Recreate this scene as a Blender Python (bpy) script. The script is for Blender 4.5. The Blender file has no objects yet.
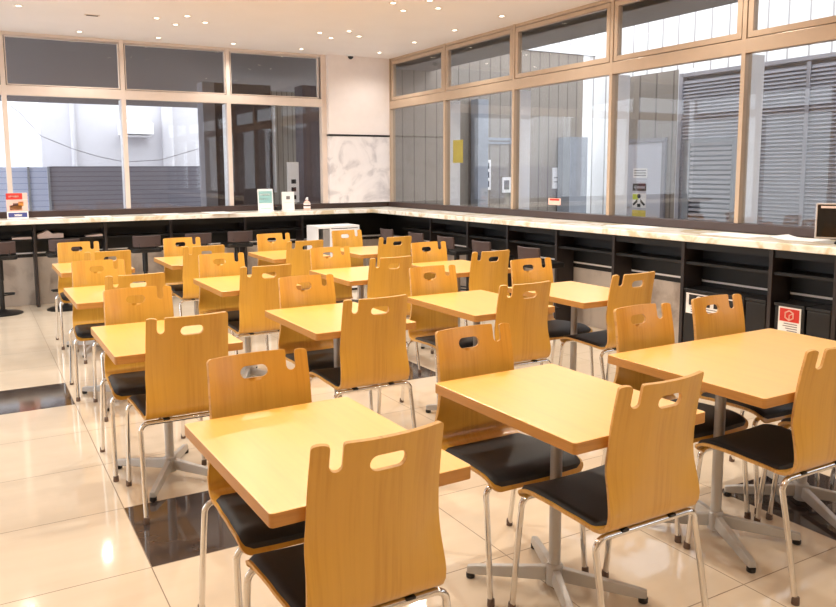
import bpy, bmesh, math, random
from mathutils import Vector, Matrix
from mathutils.geometry import delaunay_2d_cdt
random.seed(7)
SC = bpy.context.scene
COL = SC.collection
PI = math.pi

# ------------------------------------------------------------------ materials
def lin(c):
    return c / 12.92 if c <= 0.04045 else ((c + 0.055) / 1.055) ** 2.4
def rgb(r, g, b):
    return (lin(r / 255), lin(g / 255), lin(b / 255), 1)

class Mat:
    def __init__(s, name):
        s.m = bpy.data.materials.new(name); s.m.use_nodes = True
        s.nt = s.m.node_tree; s.n = s.nt.nodes; s.l = s.nt.links
        s.b = s.n['Principled BSDF']
    def node(s, t, **kw):
        n = s.n.new(t)
        for k, v in kw.items(): setattr(n, k, v)
        return n
    def link(s, a, b): s.l.new(a, b)
    def ramp(s, fac, stops):
        r = s.node('ShaderNodeValToRGB')
        e = r.color_ramp.elements
        while len(e) < len(stops): e.new(0.5)
        for i, (p, c) in enumerate(stops): e[i].position = p; e[i].color = c
        s.link(fac, r.inputs[0]); return r.outputs[0]
    def coords(s, kind='Object', scale=(1, 1, 1), rot=(0, 0, 0)):
        t = s.node('ShaderNodeTexCoord'); mp = s.node('ShaderNodeMapping')
        mp.inputs['Scale'].default_value = scale; mp.inputs['Rotation'].default_value = rot
        s.link(t.outputs[kind], mp.inputs[0]); return mp.outputs[0]
    def noise(s, vec, scale=5, detail=3, rough=.5):
        n = s.node('ShaderNodeTexNoise'); n.inputs['Scale'].default_value = scale
        n.inputs['Detail'].default_value = detail; n.inputs['Roughness'].default_value = rough
        s.link(vec, n.inputs['Vector']); return n.outputs[0]
    def mix(s, fac, a, b, t='MIX'):
        n = s.node('ShaderNodeMix', data_type='RGBA', blend_type=t)
        for sock, v in ((n.inputs[0], fac), (n.inputs[6], a), (n.inputs[7], b)):
            if hasattr(v, 'is_linked'): s.link(v, sock)
            else: sock.default_value = v
        return n.outputs[2]
    def color(s, c):
        if hasattr(c, 'is_linked'): s.link(c, s.b.inputs['Base Color'])
        else: s.b.inputs['Base Color'].default_value = c
    def bump(s, h, strength=.1, dist=.002):
        b = s.node('ShaderNodeBump'); b.inputs['Strength'].default_value = strength
        b.inputs['Distance'].default_value = dist
        s.link(h, b.inputs['Height']); s.link(b.outputs[0], s.b.inputs['Normal'])

def plain(name, c, rough=.5, metal=0, spec=.5, var=.06, scale=9):
    m = Mat(name)
    c = rgb(*c)
    v = m.noise(m.coords('Object'), scale, 3)
    lo = tuple(x * (1 - var) for x in c[:3]) + (1,); hi = tuple(min(1, x * (1 + var)) for x in c[:3]) + (1,)
    m.color(m.ramp(v, [(.3, lo), (.7, hi)]))
    m.b.inputs['Roughness'].default_value = rough; m.b.inputs['Metallic'].default_value = metal
    m.b.inputs['Specular IOR Level'].default_value = spec
    return m.m

def wood(name, base, dark, coord, scale, rough, coat=0, cior=1.5, crough=.2):
    m = Mat(name)
    v = m.coords(coord, scale)
    n1 = m.noise(v, 1.0, 5, .6)
    big = m.noise(v, .22, 2, .5)
    f = m.mix(.45, n1, big)
    m.color(m.ramp(f, [(.30, rgb(*dark)), (.5, rgb(*base)), (.75, tuple(min(1, x * 1.07) for x in rgb(*base)[:3]) + (1,))]))
    m.b.inputs['Roughness'].default_value = rough
    m.b.inputs['Coat Weight'].default_value = coat
    m.b.inputs['Coat Roughness'].default_value = crough; m.b.inputs['Coat IOR'].default_value = cior
    return m.m

M = {}
M['ply'] = wood('beech_plywood', (212, 160, 62), (196, 141, 46), 'UV', (85, 3.2, 1), .36, .5)
M['ply_edge'] = wood('plywood_edge', (206, 160, 94), (160, 112, 58), 'UV', (60, 60, 1), .5)
M['table'] = wood('beech_laminate', (246, 187, 84), (240, 178, 76), 'Object', (70, 4, 30), .35, 1, 1.7, .3)
M['table_edge'] = wood('laminate_edge', (190, 134, 66), (172, 116, 54), 'Object', (6, 6, 90), .4)
M['pad'] = plain('black_vinyl', (28, 27, 30), .55, var=.1, scale=60)
M['chrome'] = plain('chrome_tube', (225, 222, 218), .09, 1, var=.01)
M['cap'] = plain('brown_foot_rubber', (104, 84, 72), .6)
M['alu'] = plain('grey_painted_metal', (188, 186, 184), .36, .2, var=.03)
M['black'] = plain('black_plastic', (22, 21, 22), .4)
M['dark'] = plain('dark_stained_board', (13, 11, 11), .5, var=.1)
M['darkbrown'] = plain('dark_brown_board', (66, 50, 47), .35, var=.08)
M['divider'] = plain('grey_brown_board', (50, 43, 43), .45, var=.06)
M['stoolback'] = plain('brown_leatherette', (72, 56, 54), .5)
M['bin'] = plain('charcoal_bin_plastic', (26, 25, 27), .42)
M['white'] = plain('white_lacquer', (244, 243, 245), .4, var=.01)
M['paper'] = plain('white_paper', (246, 242, 240), .7, var=.02)
M['pinkpaper'] = plain('pale_pink_paper', (236, 214, 206), .7, var=.03)
M['tan'] = plain('champagne_anodised_frame', (230, 214, 202), .4, .1, var=.03)
M['tan_dark'] = plain('bronze_anodised_frame', (192, 168, 144), .33, .2, var=.03)
M['gap'] = plain('dark_gasket', (60, 44, 36), .7)
M['fin'] = plain('bright_aluminium', (248, 248, 252), .35, 0, var=.02)
M['rail'] = plain('pale_metal_rail', (232, 230, 232), .3, .2)
M['screen'] = plain('dark_glass_screen', (16, 15, 16), .06)
M['silver'] = plain('silver_plastic', (200, 194, 192), .3, .6)
M['teal'] = plain('pale_teal_print', (150, 196, 196), .5)
M['tealpale'] = plain('very_pale_teal_print', (222, 236, 236), .5)
M['red'] = plain('red_print', (222, 58, 48), .5)
M['orange'] = plain('orange_food_print', (228, 150, 66), .5, var=.25, scale=90)
M['pink'] = plain('pale_pink_print', (244, 196, 182), .5)
M['blue'] = plain('navy_blue_print', (70, 78, 140), .5)
M['yellow'] = plain('yellow_print', (222, 200, 96), .5)
M['lime'] = plain('lime_print', (206, 214, 80), .5)
M['ink'] = plain('black_ink', (34, 34, 38), .5)
M['greyink'] = plain('grey_ink', (128, 124, 124), .6)
M['brown'] = plain('dark_brown_glaze', (90, 60, 50), .4)

def emis(name, c, s):
    m = Mat(name); m.b.inputs['Base Color'].default_value = c
    m.b.inputs['Emission Color'].default_value = c; m.b.inputs['Emission Strength'].default_value = s
    return m.m
M['lamp'] = emis('lit_halogen_lens', (1, .86, .68, 1), 9)
M['lamp_rim'] = plain('white_lamp_trim', (236, 226, 216), .45)

def glass(name, tint, ior=1.5):
    m = Mat(name)
    m.n.remove(m.b)
    tr = m.node('ShaderNodeBsdfTransparent'); tr.inputs[0].default_value = tint
    gl = m.node('ShaderNodeBsdfGlossy'); gl.inputs['Roughness'].default_value = .01
    lw = m.node('ShaderNodeLayerWeight'); lw.inputs[0].default_value = .5
    pw = m.node('ShaderNodeMath', operation='POWER'); pw.inputs[1].default_value = 4.2; m.link(lw.outputs['Facing'], pw.inputs[0])
    fr = m.node('ShaderNodeMath', operation='MULTIPLY_ADD'); fr.inputs[1].default_value = .9; fr.inputs[2].default_value = .045; m.link(pw.outputs[0], fr.inputs[0])
    mx = m.node('ShaderNodeMixShader')
    m.link(fr.outputs[0], mx.inputs[0]); m.link(tr.outputs[0], mx.inputs[1]); m.link(gl.outputs[0], mx.inputs[2])
    m.link(mx.outputs[0], m.n['Material Output'].inputs[0])
    return m.m
M['glass'] = glass('window_glass', (.90, .91, .92, 1))

# marble
def marble(name, base, vein, scale, rough, lo=.42, hi=.6):
    m = Mat(name)
    v = m.coords('Object')
    n = m.noise(v, scale * .6, 4, .6)
    w = m.node('ShaderNodeTexNoise'); w.inputs['Scale'].default_value = scale; w.inputs['Detail'].default_value = 8
    w.inputs['Distortion'].default_value = 2.2; m.link(v, w.inputs['Vector'])
    f = m.mix(.35, w.outputs[0], n)
    m.color(m.ramp(f, [(lo, rgb(*vein)), (lo + (hi - lo) * .5, rgb(*base)), (hi, tuple(min(1, x * 1.05) for x in rgb(*base)[:3]) + (1,))]))
    m.b.inputs['Roughness'].default_value = rough
    return m.m
M['marble_top'] = marble('cream_marble', (250, 244, 234), (222, 204, 172), 3.2, .2)
M['marble_wall'] = marble('white_swirl_marble', (236, 230, 230), (206, 200, 202), 2.0, .22)
M['marble_low'] = marble('taupe_marble', (198, 186, 176), (164, 150, 140), 1.6, .3)
M['plaster'] = plain('pinkish_white_plaster', (242, 232, 228), .8, var=.02)
M['ceil'] = plain('warm_ceiling_paint', (240, 234, 233), .85, var=.015, scale=2)
M['room_wall'] = plain('cream_wall_paint', (232, 216, 196), .8, var=.02)

def floor_mat(name, a, b, spec_rough):
    m = Mat(name)
    v = m.coords('Object')
    n = m.noise(v, 1.4, 5, .6)
    st = m.noise(m.coords('Object', (.7, 5, 1)), 1.2, 4, .6)
    f = m.mix(.5, n, st)
    tile = m.ramp(f, [(.3, rgb(*a)), (.7, rgb(*b))])
    # grout on a 0.611 x 0.598 grid
    sep = m.node('ShaderNodeSeparateXYZ'); m.link(v, sep.inputs[0])
    masks = []
    for ax, off, per, wd in ((0, 4.78, .611, .0042), (1, 6.93, .598, .0042)):
        ad = m.node('ShaderNodeMath', operation='ADD'); ad.inputs[1].default_value = off + 20 * per + wd * .5
        m.link(sep.outputs[ax], ad.inputs[0])
        mo = m.node('ShaderNodeMath', operation='MODULO'); mo.inputs[1].default_value = per
        m.link(ad.outputs[0], mo.inputs[0])
        lt = m.node('ShaderNodeMath', operation='LESS_THAN'); lt.inputs[1].default_value = wd
        m.link(mo.outputs[0], lt.inputs[0]); masks.append(lt.outputs[0])
    mx = m.node('ShaderNodeMath', operation='MAXIMUM'); m.link(masks[0], mx.inputs[0]); m.link(masks[1], mx.inputs[1])
    m.color(m.mix(mx.outputs[0], tile, rgb(132, 112, 92)))
    rr = m.node('ShaderNodeMath', operation='MULTIPLY_ADD'); m.link(mx.outputs[0], rr.inputs[0])
    rr.inputs[1].default_value = .5; rr.inputs[2].default_value = spec_rough
    m.link(rr.outputs[0], m.b.inputs['Roughness'])
    m.b.inputs['IOR'].default_value = 1.55
    return m.m
M['tile'] = floor_mat('polished_cream_tile', (214, 197, 175), (228, 212, 191), .07)
M['tile_dark'] = floor_mat('polished_dark_tile', (60, 52, 50), (76, 66, 63), .07)

def stripes(name, ca, cb, axis, period, duty, rough=.5, bump=.4, metal=0):
    """corrugated / louvred sheet: a repeating profile along one axis"""
    m = Mat(name)
    v = m.coords('Object'); sep = m.node('ShaderNodeSeparateXYZ'); m.link(v, sep.inputs[0])
    ad = m.node('ShaderNodeMath', operation='ADD'); ad.inputs[1].default_value = 100 * period
    m.link(sep.outputs[axis], ad.inputs[0])
    mo = m.node('ShaderNodeMath', operation='MODULO'); mo.inputs[1].default_value = period
    m.link(ad.outputs[0], mo.inputs[0])
    lt = m.node('ShaderNodeMath', operation='LESS_THAN'); lt.inputs[1].default_value = period * duty
    m.link(mo.outputs[0], lt.inputs[0])
    m.color(m.mix(lt.outputs[0], rgb(*ca), rgb(*cb)))
    m.b.inputs['Roughness'].default_value = rough; m.b.inputs['Metallic'].default_value = metal
    return m.m
M['siding'] = stripes('brown_grey_siding', (150, 140, 130), (112, 102, 94), 1, .26, .09)
M['siding_x'] = stripes('brown_grey_siding_side', (150, 140, 130), (112, 102, 94), 0, .20, .09)
M['cream_siding'] = stripes('cream_siding', (206, 200, 188), (150, 144, 134), 0, .085, .16)
M['white_sheet'] = stripes('white_corrugated_sheet', (246, 246, 246), (176, 172, 170), 1, .30, .1)
M['louver'] = plain('grey_louvre_metal', (178, 177, 186), .5)
M['louver_back'] = plain('dark_louvre_gap', (150, 148, 154), .7)
M['soffit'] = plain('grey_soffit', (150, 147, 146), .8, var=.03)
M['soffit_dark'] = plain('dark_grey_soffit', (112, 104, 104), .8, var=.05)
M['ext_white'] = plain('white_render_wall', (214, 212, 216), .8, var=.02)
M['ext_bright'] = plain('bright_white_render', (250, 250, 252), .8, var=.01)
M['ext_grey'] = plain('grey_render_wall', (150, 146, 152), .8)
M['ext_dark'] = plain('dark_brown_tile_wall', (84, 70, 70), .45, var=.15)
M['ext_brown'] = plain('brown_tile_column', (104, 88, 90), .4, var=.12)
M['fence'] = stripes('grey_slat_fence', (142, 140, 152), (112, 110, 122), 2, .09, .16)
M['blue_sheet'] = stripes('pale_blue_sheet', (206, 214, 240), (164, 176, 214), 2, .11, .12)
M['asphalt'] = plain('asphalt', (200, 196, 192), .9, var=.1)
M['shop'] = plain('dim_shop_wall', (104, 100, 104), .5, var=.2, scale=3)
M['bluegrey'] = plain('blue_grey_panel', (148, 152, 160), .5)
M['door'] = plain('pale_grey_steel_door', (204, 204, 214), .5, var=.02)

# ------------------------------------------------------------------ mesh helpers
class MB:
    def __init__(s): s.v = []; s.f = []; s.mi = []; s.uv = {}
    def add(s, vs, fs, mi=0):
        b = len(s.v); s.v += [tuple(p) for p in vs]
        for f in fs: s.f.append(tuple(b + i for i in f)); s.mi.append(mi)
        return b
    def box(s, x0, x1, y0, y1, z0, z1, mi=0, top=None):
        vs = [(x0, y0, z0), (x1, y0, z0), (x1, y1, z0), (x0, y1, z0), (x0, y0, z1), (x1, y0, z1), (x1, y1, z1), (x0, y1, z1)]
        s.add(vs, [(3, 2, 1, 0), (0, 1, 5, 4), (1, 2, 6, 5), (2, 3, 7, 6), (3, 0, 4, 7)], mi)
        s.add(vs[4:], [(0, 1, 2, 3)], mi if top is None else top)
    def bbox(s, c, size, M4, mi=0):
        x, y, z = (k / 2 for k in size)
        vs = [M4 @ Vector((c[0] + a * x, c[1] + b * y, c[2] + d * z)) for a, b, d in ((-1, -1, -1), (1, -1, -1), (1, 1, -1), (-1, 1, -1), (-1, -1, 1), (1, -1, 1), (1, 1, 1), (-1, 1, 1))]
        s.add(vs, [(3, 2, 1, 0), (4, 5, 6, 7), (0, 1, 5, 4), (1, 2, 6, 5), (2, 3, 7, 6), (3, 0, 4, 7)], mi)
    def tube(s, pts, r, n=12, mi=0, cap=True):
        pts = [Vector(p) for p in pts]; rings = []
        rs = r if isinstance(r, (list, tuple)) else [r] * len(pts)
        t0 = (pts[1] - pts[0]).normalized()
        u = t0.orthogonal().normalized(); pt = t0
        for i, p in enumerate(pts):
            if i == 0: t = t0
            elif i == len(pts) - 1: t = (pts[-1] - pts[-2]).normalized()
            else: t = ((pts[i + 1] - p).normalized() + (p - pts[i - 1]).normalized()).normalized()
            u = (pt.rotation_difference(t) @ u); u = (u - t * u.dot(t)).normalized(); pt = t
            w = t.cross(u)
            rings.append([p + (u * math.cos(2 * PI * k / n) + w * math.sin(2 * PI * k / n)) * rs[i] for k in range(n)])
        b = len(s.v)
        for q in rings: s.v += [tuple(x) for x in q]
        for i in range(len(rings) - 1):
            for k in range(n):
                s.f.append((b + i * n + k, b + i * n + (k + 1) % n, b + (i + 1) * n + (k + 1) % n, b + (i + 1) * n + k)); s.mi.append(mi)
        if cap:
            s.f.append(tuple(b + k for k in range(n))[::-1]); s.mi.append(mi)
            s.f.append(tuple(b + (len(rings) - 1) * n + k for k in range(n))); s.mi.append(mi)
    def lathe(s, prof, c=(0, 0, 0), n=24, mi=0):
        """prof: list of (r, z) from bottom to top around a vertical axis"""
        b = len(s.v)
        for r, z in prof:
            for k in range(n):
                a = 2 * PI * k / n; s.v.append((c[0] + r * math.cos(a), c[1] + r * math.sin(a), c[2] + z))
        for i in range(len(prof) - 1):
            for k in range(n):
                s.f.append((b + i * n + k, b + i * n + (k + 1) % n, b + (i + 1) * n + (k + 1) % n, b + (i + 1) * n + k)); s.mi.append(mi)
        s.f.append(tuple(b + k for k in range(n))[::-1]); s.mi.append(mi)
        s.f.append(tuple(b + (len(prof) - 1) * n + k for k in range(n))); s.mi.append(mi)
    def prism(s, poly, z0, z1, mi=0, mi_top=None, axes='xyz'):
        """extrude a 2-D polygon along the third axis of `axes`"""
        n = len(poly)
        def P(a, b, c):
            d = {axes[0]: a, axes[1]: b, axes[2]: c}; return (d['x'], d['y'], d['z'])
        vs = [P(a, b, z0) for a, b in poly] + [P(a, b, z1) for a, b in poly]
        s.add(vs, [tuple(range(n))[::-1]] + [(i, (i + 1) % n, n + (i + 1) % n, n + i) for i in range(n)], mi)
        s.add(vs[n:], [tuple(range(n))], mi if mi_top is None else mi_top)
    def build(s, name, mats, parent=None, smooth=False, bevel=0, seg=2):
        me = bpy.data.meshes.new(name)
        me.from_pydata(s.v, [], s.f)
        if not isinstance(mats, (list, tuple)): mats = [mats]
        for m in mats: me.materials.append(m)
        for p, i in zip(me.polygons, s.mi): p.material_index = i
        bm = bmesh.new(); bm.from_mesh(me)
        bmesh.ops.remove_doubles(bm, verts=bm.verts, dist=1e-5)
        bmesh.ops.recalc_face_normals(bm, faces=bm.faces)
        bm.to_mesh(me); bm.free()
        o = bpy.data.objects.new(name, me); COL.objects.link(o)
        if smooth:
            for p in me.polygons: p.use_smooth = True
            bm = bmesh.new(); bm.from_mesh(me)
            for e in bm.edges:
                if len(e.link_faces) == 2 and e.calc_face_angle(0) > math.radians(38): e.smooth = False
            bm.to_mesh(me); bm.free()
        if bevel:
            b = o.modifiers.new('bevel', 'BEVEL'); b.width = bevel; b.segments = seg; b.limit_method = 'ANGLE'
            b.angle_limit = math.radians(40)
        if parent: o.parent = parent
        return o

def tag(o, label=None, cat=None, group=None, kind=None):
    if label: o['label'] = label
    if cat: o['category'] = cat
    if group: o['group'] = group
    if kind: o['kind'] = kind
    return o
def thing(name, label, cat, loc=(0, 0, 0), rz=0, group=None, kind=None):
    o = bpy.data.objects.new(name, None); COL.objects.link(o); o.empty_display_size = .1
    o.location = loc; o.rotation_euler = (0, 0, rz)
    return tag(o, label, cat, group, kind)
def box_obj(name, b, mat, parent=None, bevel=0, **kw):
    m = MB(); m.box(*b); o = m.build(name, mat, parent, bevel=bevel)
    return tag(o, **kw)
def struct(name, b, mat, label=None, bevel=0):
    return box_obj(name, b, mat, kind='structure', bevel=bevel, label=label)
KIDS = {}
def copy_tree(o, parent=None):
    c = o.copy(); COL.objects.link(c)
    if parent: c.parent = parent
    for ch in list(o.children): copy_tree(ch, c)
    return c
def rrect(x0, x1, y0, y1, r, n=6):
    p = []
    for cx, cy, a0 in ((x1 - r, y0 + r, -90), (x1 - r, y1 - r, 0), (x0 + r, y1 - r, 90), (x0 + r, y0 + r, 180)):
        for i in range(n + 1):
            a = math.radians(a0 + 90 * i / n); p.append((cx + r * math.cos(a), cy + r * math.sin(a)))
    return p

# ------------------------------------------------------------------ room constants
ZC = 3.073; ZT0, ZT1 = 2.378, 2.486; ZS = 1.07; ZTOP = 1.0
X0, Y0 = -6.2, -14.0
OUTZ = -.35

# floor: one face per tile, dark tiles at a few cells
fl = MB()
dark = {(-1, 4), (0, 0), (3, 3), (4, -2)}
ks = range(-9, 9); js = range(-13, 13)
for k in ks:
    for j in js:
        xa, xb = -4.78 + .611 * k, -4.78 + .611 * (k + 1); ya, yb = -6.93 + .598 * j, -6.93 + .598 * (j + 1)
        xa, xb = max(xa, X0), min(xb, .02); ya, yb = max(ya, Y0), min(yb, .02)
        if xb - xa < 1e-3 or yb - ya < 1e-3: continue
        fl.add([(xa, ya, 0), (xb, ya, 0), (xb, yb, 0), (xa, yb, 0)], [(0, 1, 2, 3)], 1 if (k, j) in dark else 0)
fo = fl.build('floor', [M['tile'], M['tile_dark']])
tag(fo, 'polished cream floor tiles with a few dark brown tiles', kind='structure')
struct('floor_slab', (X0 - .2, .05, Y0 - .2, .05, -.3, -.004), M['asphalt'])
struct('ceiling', (X0 - .2, .06, Y0 - .2, .06, ZC, ZC + .12), M['ceil'], 'smooth warm white ceiling with recessed downlights')
struct('wall_left', (X0 - .15, X0, Y0, -6.62, 0, ZC), M['room_wall'])
struct('wall_left_low', (X0 - .12, X0 + .001, -6.62, .0, 0, .30), M['room_wall'])
struct('wall_rear', (X0, .0, Y0 - .15, Y0, 0, ZC), M['room_wall'])
# dado walls below the windows (the windows stand on them)
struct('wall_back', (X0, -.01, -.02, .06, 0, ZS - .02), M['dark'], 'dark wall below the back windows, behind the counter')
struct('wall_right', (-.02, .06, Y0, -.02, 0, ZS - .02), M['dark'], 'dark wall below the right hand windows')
# dark upstand / window ledge
m = MB(); m.box(X0, -.03, -.06, .07, ZTOP + .002, ZS); m.build('trim_1', M['darkbrown'], bevel=.004)['kind'] = 'structure'
m = MB(); m.box(-.04, .07, Y0, -.061, ZTOP + .002, ZS); m.build('trim_2', M['darkbrown'], bevel=.004)['kind'] = 'structure'
# rear panels under the counters: taupe marble, white strip painting a light gap
m = MB(); m.box(X0, -.13, -.13, -.021, 0, .548); m.build('trim_3', M['marble_low'])['kind'] = 'structure'
m = MB(); m.box(-.13, -.021, Y0, -.131, 0, .548); m.build('trim_4', M['marble_low'])['kind'] = 'structure'
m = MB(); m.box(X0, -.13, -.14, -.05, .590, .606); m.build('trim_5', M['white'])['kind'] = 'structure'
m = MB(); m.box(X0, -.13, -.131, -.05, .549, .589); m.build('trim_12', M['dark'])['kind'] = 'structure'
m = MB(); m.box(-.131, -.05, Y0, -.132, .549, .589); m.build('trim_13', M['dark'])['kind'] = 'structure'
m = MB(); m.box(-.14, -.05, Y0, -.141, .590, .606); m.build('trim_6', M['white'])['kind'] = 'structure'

# corner pillar: plaster above, band, marble below
m = MB(); m.box(-.97, 0, -.103, .05, 2.013, ZC); m.build('wall_corner', M['plaster'])
bpy.data.objects['wall_corner']['kind'] = 'structure'
bpy.data.objects['wall_corner']['label'] = 'pinkish white plaster corner pillar between the windows'
m = MB(); m.box(-.97, 0, -.103, .05, ZS + .001, 1.987); tag(m.build('wall_corner_marble', M['marble_wall']), 'pale swirled marble on the lower corner pillar', kind='structure')
m = MB(); m.box(-.974, .002, -.109, .05, 1.9875, 2.0125); tag(m.build('trim_7', M['dark']), kind='structure')

# ------------------------------------------------------------------ windows
def window(name, a, b, side, label, ZS=ZS):
    """one bay from a to b along the wall; side 'back' (plane y=0) or 'right' (plane x=0)."""
    w = thing(name, label, None, kind='structure')
    def B(mb, s0, s1, d0, d1, z0, z1, mi=0):   # s along wall, d outwards
        if side == 'back': mb.box(s0, s1, d0, d1, z0, z1, mi)
        elif side == 'left': mb.box(X0 - .06 - d1, X0 - .06 - d0, s0, s1, z0, z1, mi)
        else: mb.box(d0, d1, s0, s1, z0, z1, mi)
    frame = M['tan'] if side == 'back' else M['tan_dark']
    mw = .026 if side == 'back' else .019
    f = MB()
    B(f, a, b, -.03, .05, ZT0, ZT1)                       # transom bar
    B(f, a, b, -.02, .05, ZC - .035, ZC)                  # head
    B(f, a - mw, a + mw, -.031, .05, ZS, ZC)              # mullion
    f.build('frame', frame, w, bevel=.003)
    fn = MB(); B(fn, a - .021, a + .021, .051, .20, ZS - .1, ZT0); fn.build('mullion_fin', M['fin'], w)
    s = MB(); e = mw + .008; z0, z1 = ZT1 + .006, ZC - .042; k = .045 if side == 'right' else .010
    s0, s1 = a + e, b - e
    B(s, s0, s1, -.028, .03, z0, z0 + k); B(s, s0, s1, -.028, .03, z1 - k, z1)
    B(s, s0, s0 + k, -.028, .03, z0 + k, z1 - k); B(s, s1 - k, s1, -.028, .03, z0 + k, z1 - k)
    sash = s.build('sash', frame, w, bevel=.003)
    g = MB(); B(g, a + mw, b - mw, .032, .045, z0 - .004, z0); B(g, a + mw, s0, .0, .04, z0, z1); B(g, s1, b - mw, .0, .04, z0, z1)
    g.build('gasket', M['gap'], sash)
    p = MB(); B(p, s0 + k - .003, s1 - k + .003, -.004, .004, z0 + k - .003, z1 - k + .003); p.build('upper_pane', M['glass'], sash)
    q = MB(); B(q, a + mw - .002, b - mw + .002, .002, .012, ZS, ZT0 + .002); q.build('lower_pane', M['glass'], w)
    return w
mxs = [-4.889, -3.613, -2.327, -1.045]
wn = 1
for a, b in zip([-6.17] + mxs[:-1], mxs):
    window('window_%d' % wn, a, b, 'back', 'tall framed window bay in the back wall'); wn += 1
for k in range(5):  # unseen left glazing, added to bring cool daylight to the far rows
    window('window_%d' % wn, -6.59 + 1.3 * k, -5.29 + 1.3 * k, 'left', 'added unseen window bay in the left wall, for daylight', .30); wn += 1
# closing jamb by the pillar
struct('trim_8', (-1.045, -.971, -.035, .05, ZS, ZC), M['tan'])
mys = [-.128, -1.541, -2.945, -4.416, -5.821, -7.25, -8.68, -10.1, -11.5, -12.9, Y0]
for a, b in zip(mys[1:], mys[:-1]):
    window('window_%d' % wn, a, b, 'right', 'tall bronze framed window bay in the right wall'); wn += 1
struct('trim_9', (-.03, .05, -.128, -.104, ZS, ZC), M['tan_dark'])

# ------------------------------------------------------------------ counters
ct = thing('marble_worktop', 'L-shaped cream marble worktop running below the windows', 'counter top')
m = MB(); m.box(X0 + .002, -.042, -.60, -.0605, .95, ZTOP); m.build('back_slab', M['marble_top'], ct, bevel=.006)
m = MB(); m.box(-.58, -.042, Y0 + .002, -.6005, .95, ZTOP); m.build('right_slab', M['marble_top'], ct, bevel=.006)

def bay(lab, side, a, b, shelf=True):
    t = thing('counter_bay', lab, 'open counter unit', group='dark open units under the marble counter')
    def B(mb, s0, s1, d0, d1, z0, z1):
        if side == 'back': mb.box(s0, s1, d0, d1, z0, z1)
        else: mb.box(d0, d1, s0, s1, z0, z1)
    m = MB(); B(m, a, a + .03, -.36, -.142, 0, .949); m.build('divider', M['divider'], t, bevel=.002)
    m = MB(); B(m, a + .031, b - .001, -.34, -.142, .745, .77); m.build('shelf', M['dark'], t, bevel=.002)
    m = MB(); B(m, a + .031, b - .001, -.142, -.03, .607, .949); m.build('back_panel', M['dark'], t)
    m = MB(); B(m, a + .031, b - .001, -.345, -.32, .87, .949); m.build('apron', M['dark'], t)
    return t
bxs = [-6.17, -5.45, -4.705, -3.955, -3.205, -2.28, -1.5, -.75]
ordn = ['first', 'second', 'third', 'fourth', 'fifth', 'sixth', 'seventh', 'eighth', 'ninth', 'tenth']
for i, (a, b) in enumerate(zip(bxs[:-1], bxs[1:])):
    bay('dark open unit under the back counter, %s from the left end' % ordn[i], 'back', a, b)
bys = [-1.0, -1.752, -2.561, -3.311, -4.09, -4.852, -5.613, -6.385, -6.86]
for i, (b, a) in enumerate(zip(bys[:-1], bys[1:])):
    bay('dark open unit under the right counter, %s from the room corner' % ordn[i], 'right', a, b)
box_obj('counter_end_panel', (-.37, -.142, -7.3, -6.90, 0, .949), M['marble_low'], label='pale marble block under the right counter beside the last bin', cat='counter end', bevel=.004)

# ------------------------------------------------------------------ chairs
PROF = [(.206, .393), (.201, .407), (.190, .420), (.168, .4305), (.13, .4365), (.08, .437), (.02, .4345), (-.05, .4305), (-.105, .4285), (-.143, .4285),
        (-.168, .433), (-.186, .443), (-.197, .459), (-.2025, .482), (-.205, .52), (-.207, .57), (-.2085, .62), (-.211, .67), (-.2155, .72), (-.224, .78), (-.235, .84), (-.243, .88)]
def spline(P, n):
    Q = [Vector((0, y, z)) for y, z in P]; out = []
    for i in range(len(Q) - 1):
        p0 = Q[max(i - 1, 0)]; p1 = Q[i]; p2 = Q[i + 1]; p3 = Q[min(i + 2, len(Q) - 1)]
        for k in range(n):
            t = k / n
            out.append(.5 * ((2 * p1) + (p2 - p0) * t + (2 * p0 - 5 * p1 + 4 * p2 - p3) * t * t + (3 * p1 - p0 - 3 * p2 + p3) * t ** 3))
    out.append(Q[-1]); return out
CUR = spline(PROF, 6)
ARC = [0]
for a, b in zip(CUR[:-1], CUR[1:]): ARC.append(ARC[-1] + (b - a).length)
S = ARC[-1]
def cur(s):
    s = max(0, min(S, s)); lo = 0
    for i in range(len(ARC) - 1):
        if ARC[i + 1] >= s: lo = i; break
    t = (s - ARC[lo]) / (ARC[lo + 1] - ARC[lo])
    p = CUR[lo].lerp(CUR[lo + 1], t); d = (CUR[lo + 1] - CUR[lo]).normalized()
    if lo + 2 < len(CUR): d = d.lerp((CUR[lo + 2] - CUR[lo + 1]).normalized(), t).normalized()
    return p, Vector((0, -d.z, d.y)) * -1      # normal: up on the seat, towards the sitter on the back
SB = next(a for a, c in zip(ARC, CUR) if c.y <= -.17)      # arc length at the bend
def sstep(a, b, x):
    t = max(0, min(1, (x - a) / (b - a))); return t * t * (3 - 2 * t)
def shell_pt(x, s, off):
    p, nrm = cur(s)
    k = sstep(SB + .05, SB + .22, s)
    q = p + nrm * off
    q = q + Vector((0, .030 * k * (x / .17) ** 2, 0))        # the back is hollowed across
    q.x = x + (-off * .35 * k * x / .17)
    seatk = 1 - sstep(SB - .12, SB, s)
    q.z += .006 * seatk * (x / .19) ** 2
    return q
def halfw(s):
    pts = [(0, .207), (.1, .209), (.22, .202), (SB - .05, .193), (SB + .05, .189), (SB + .17, .182), (SB + .29, .177), (S, .174)]
    for (a, u), (b, v) in zip(pts[:-1], pts[1:]):
        if s <= b: return u + (v - u) * sstep(a, b, s)
    return pts[-1][1]
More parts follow.
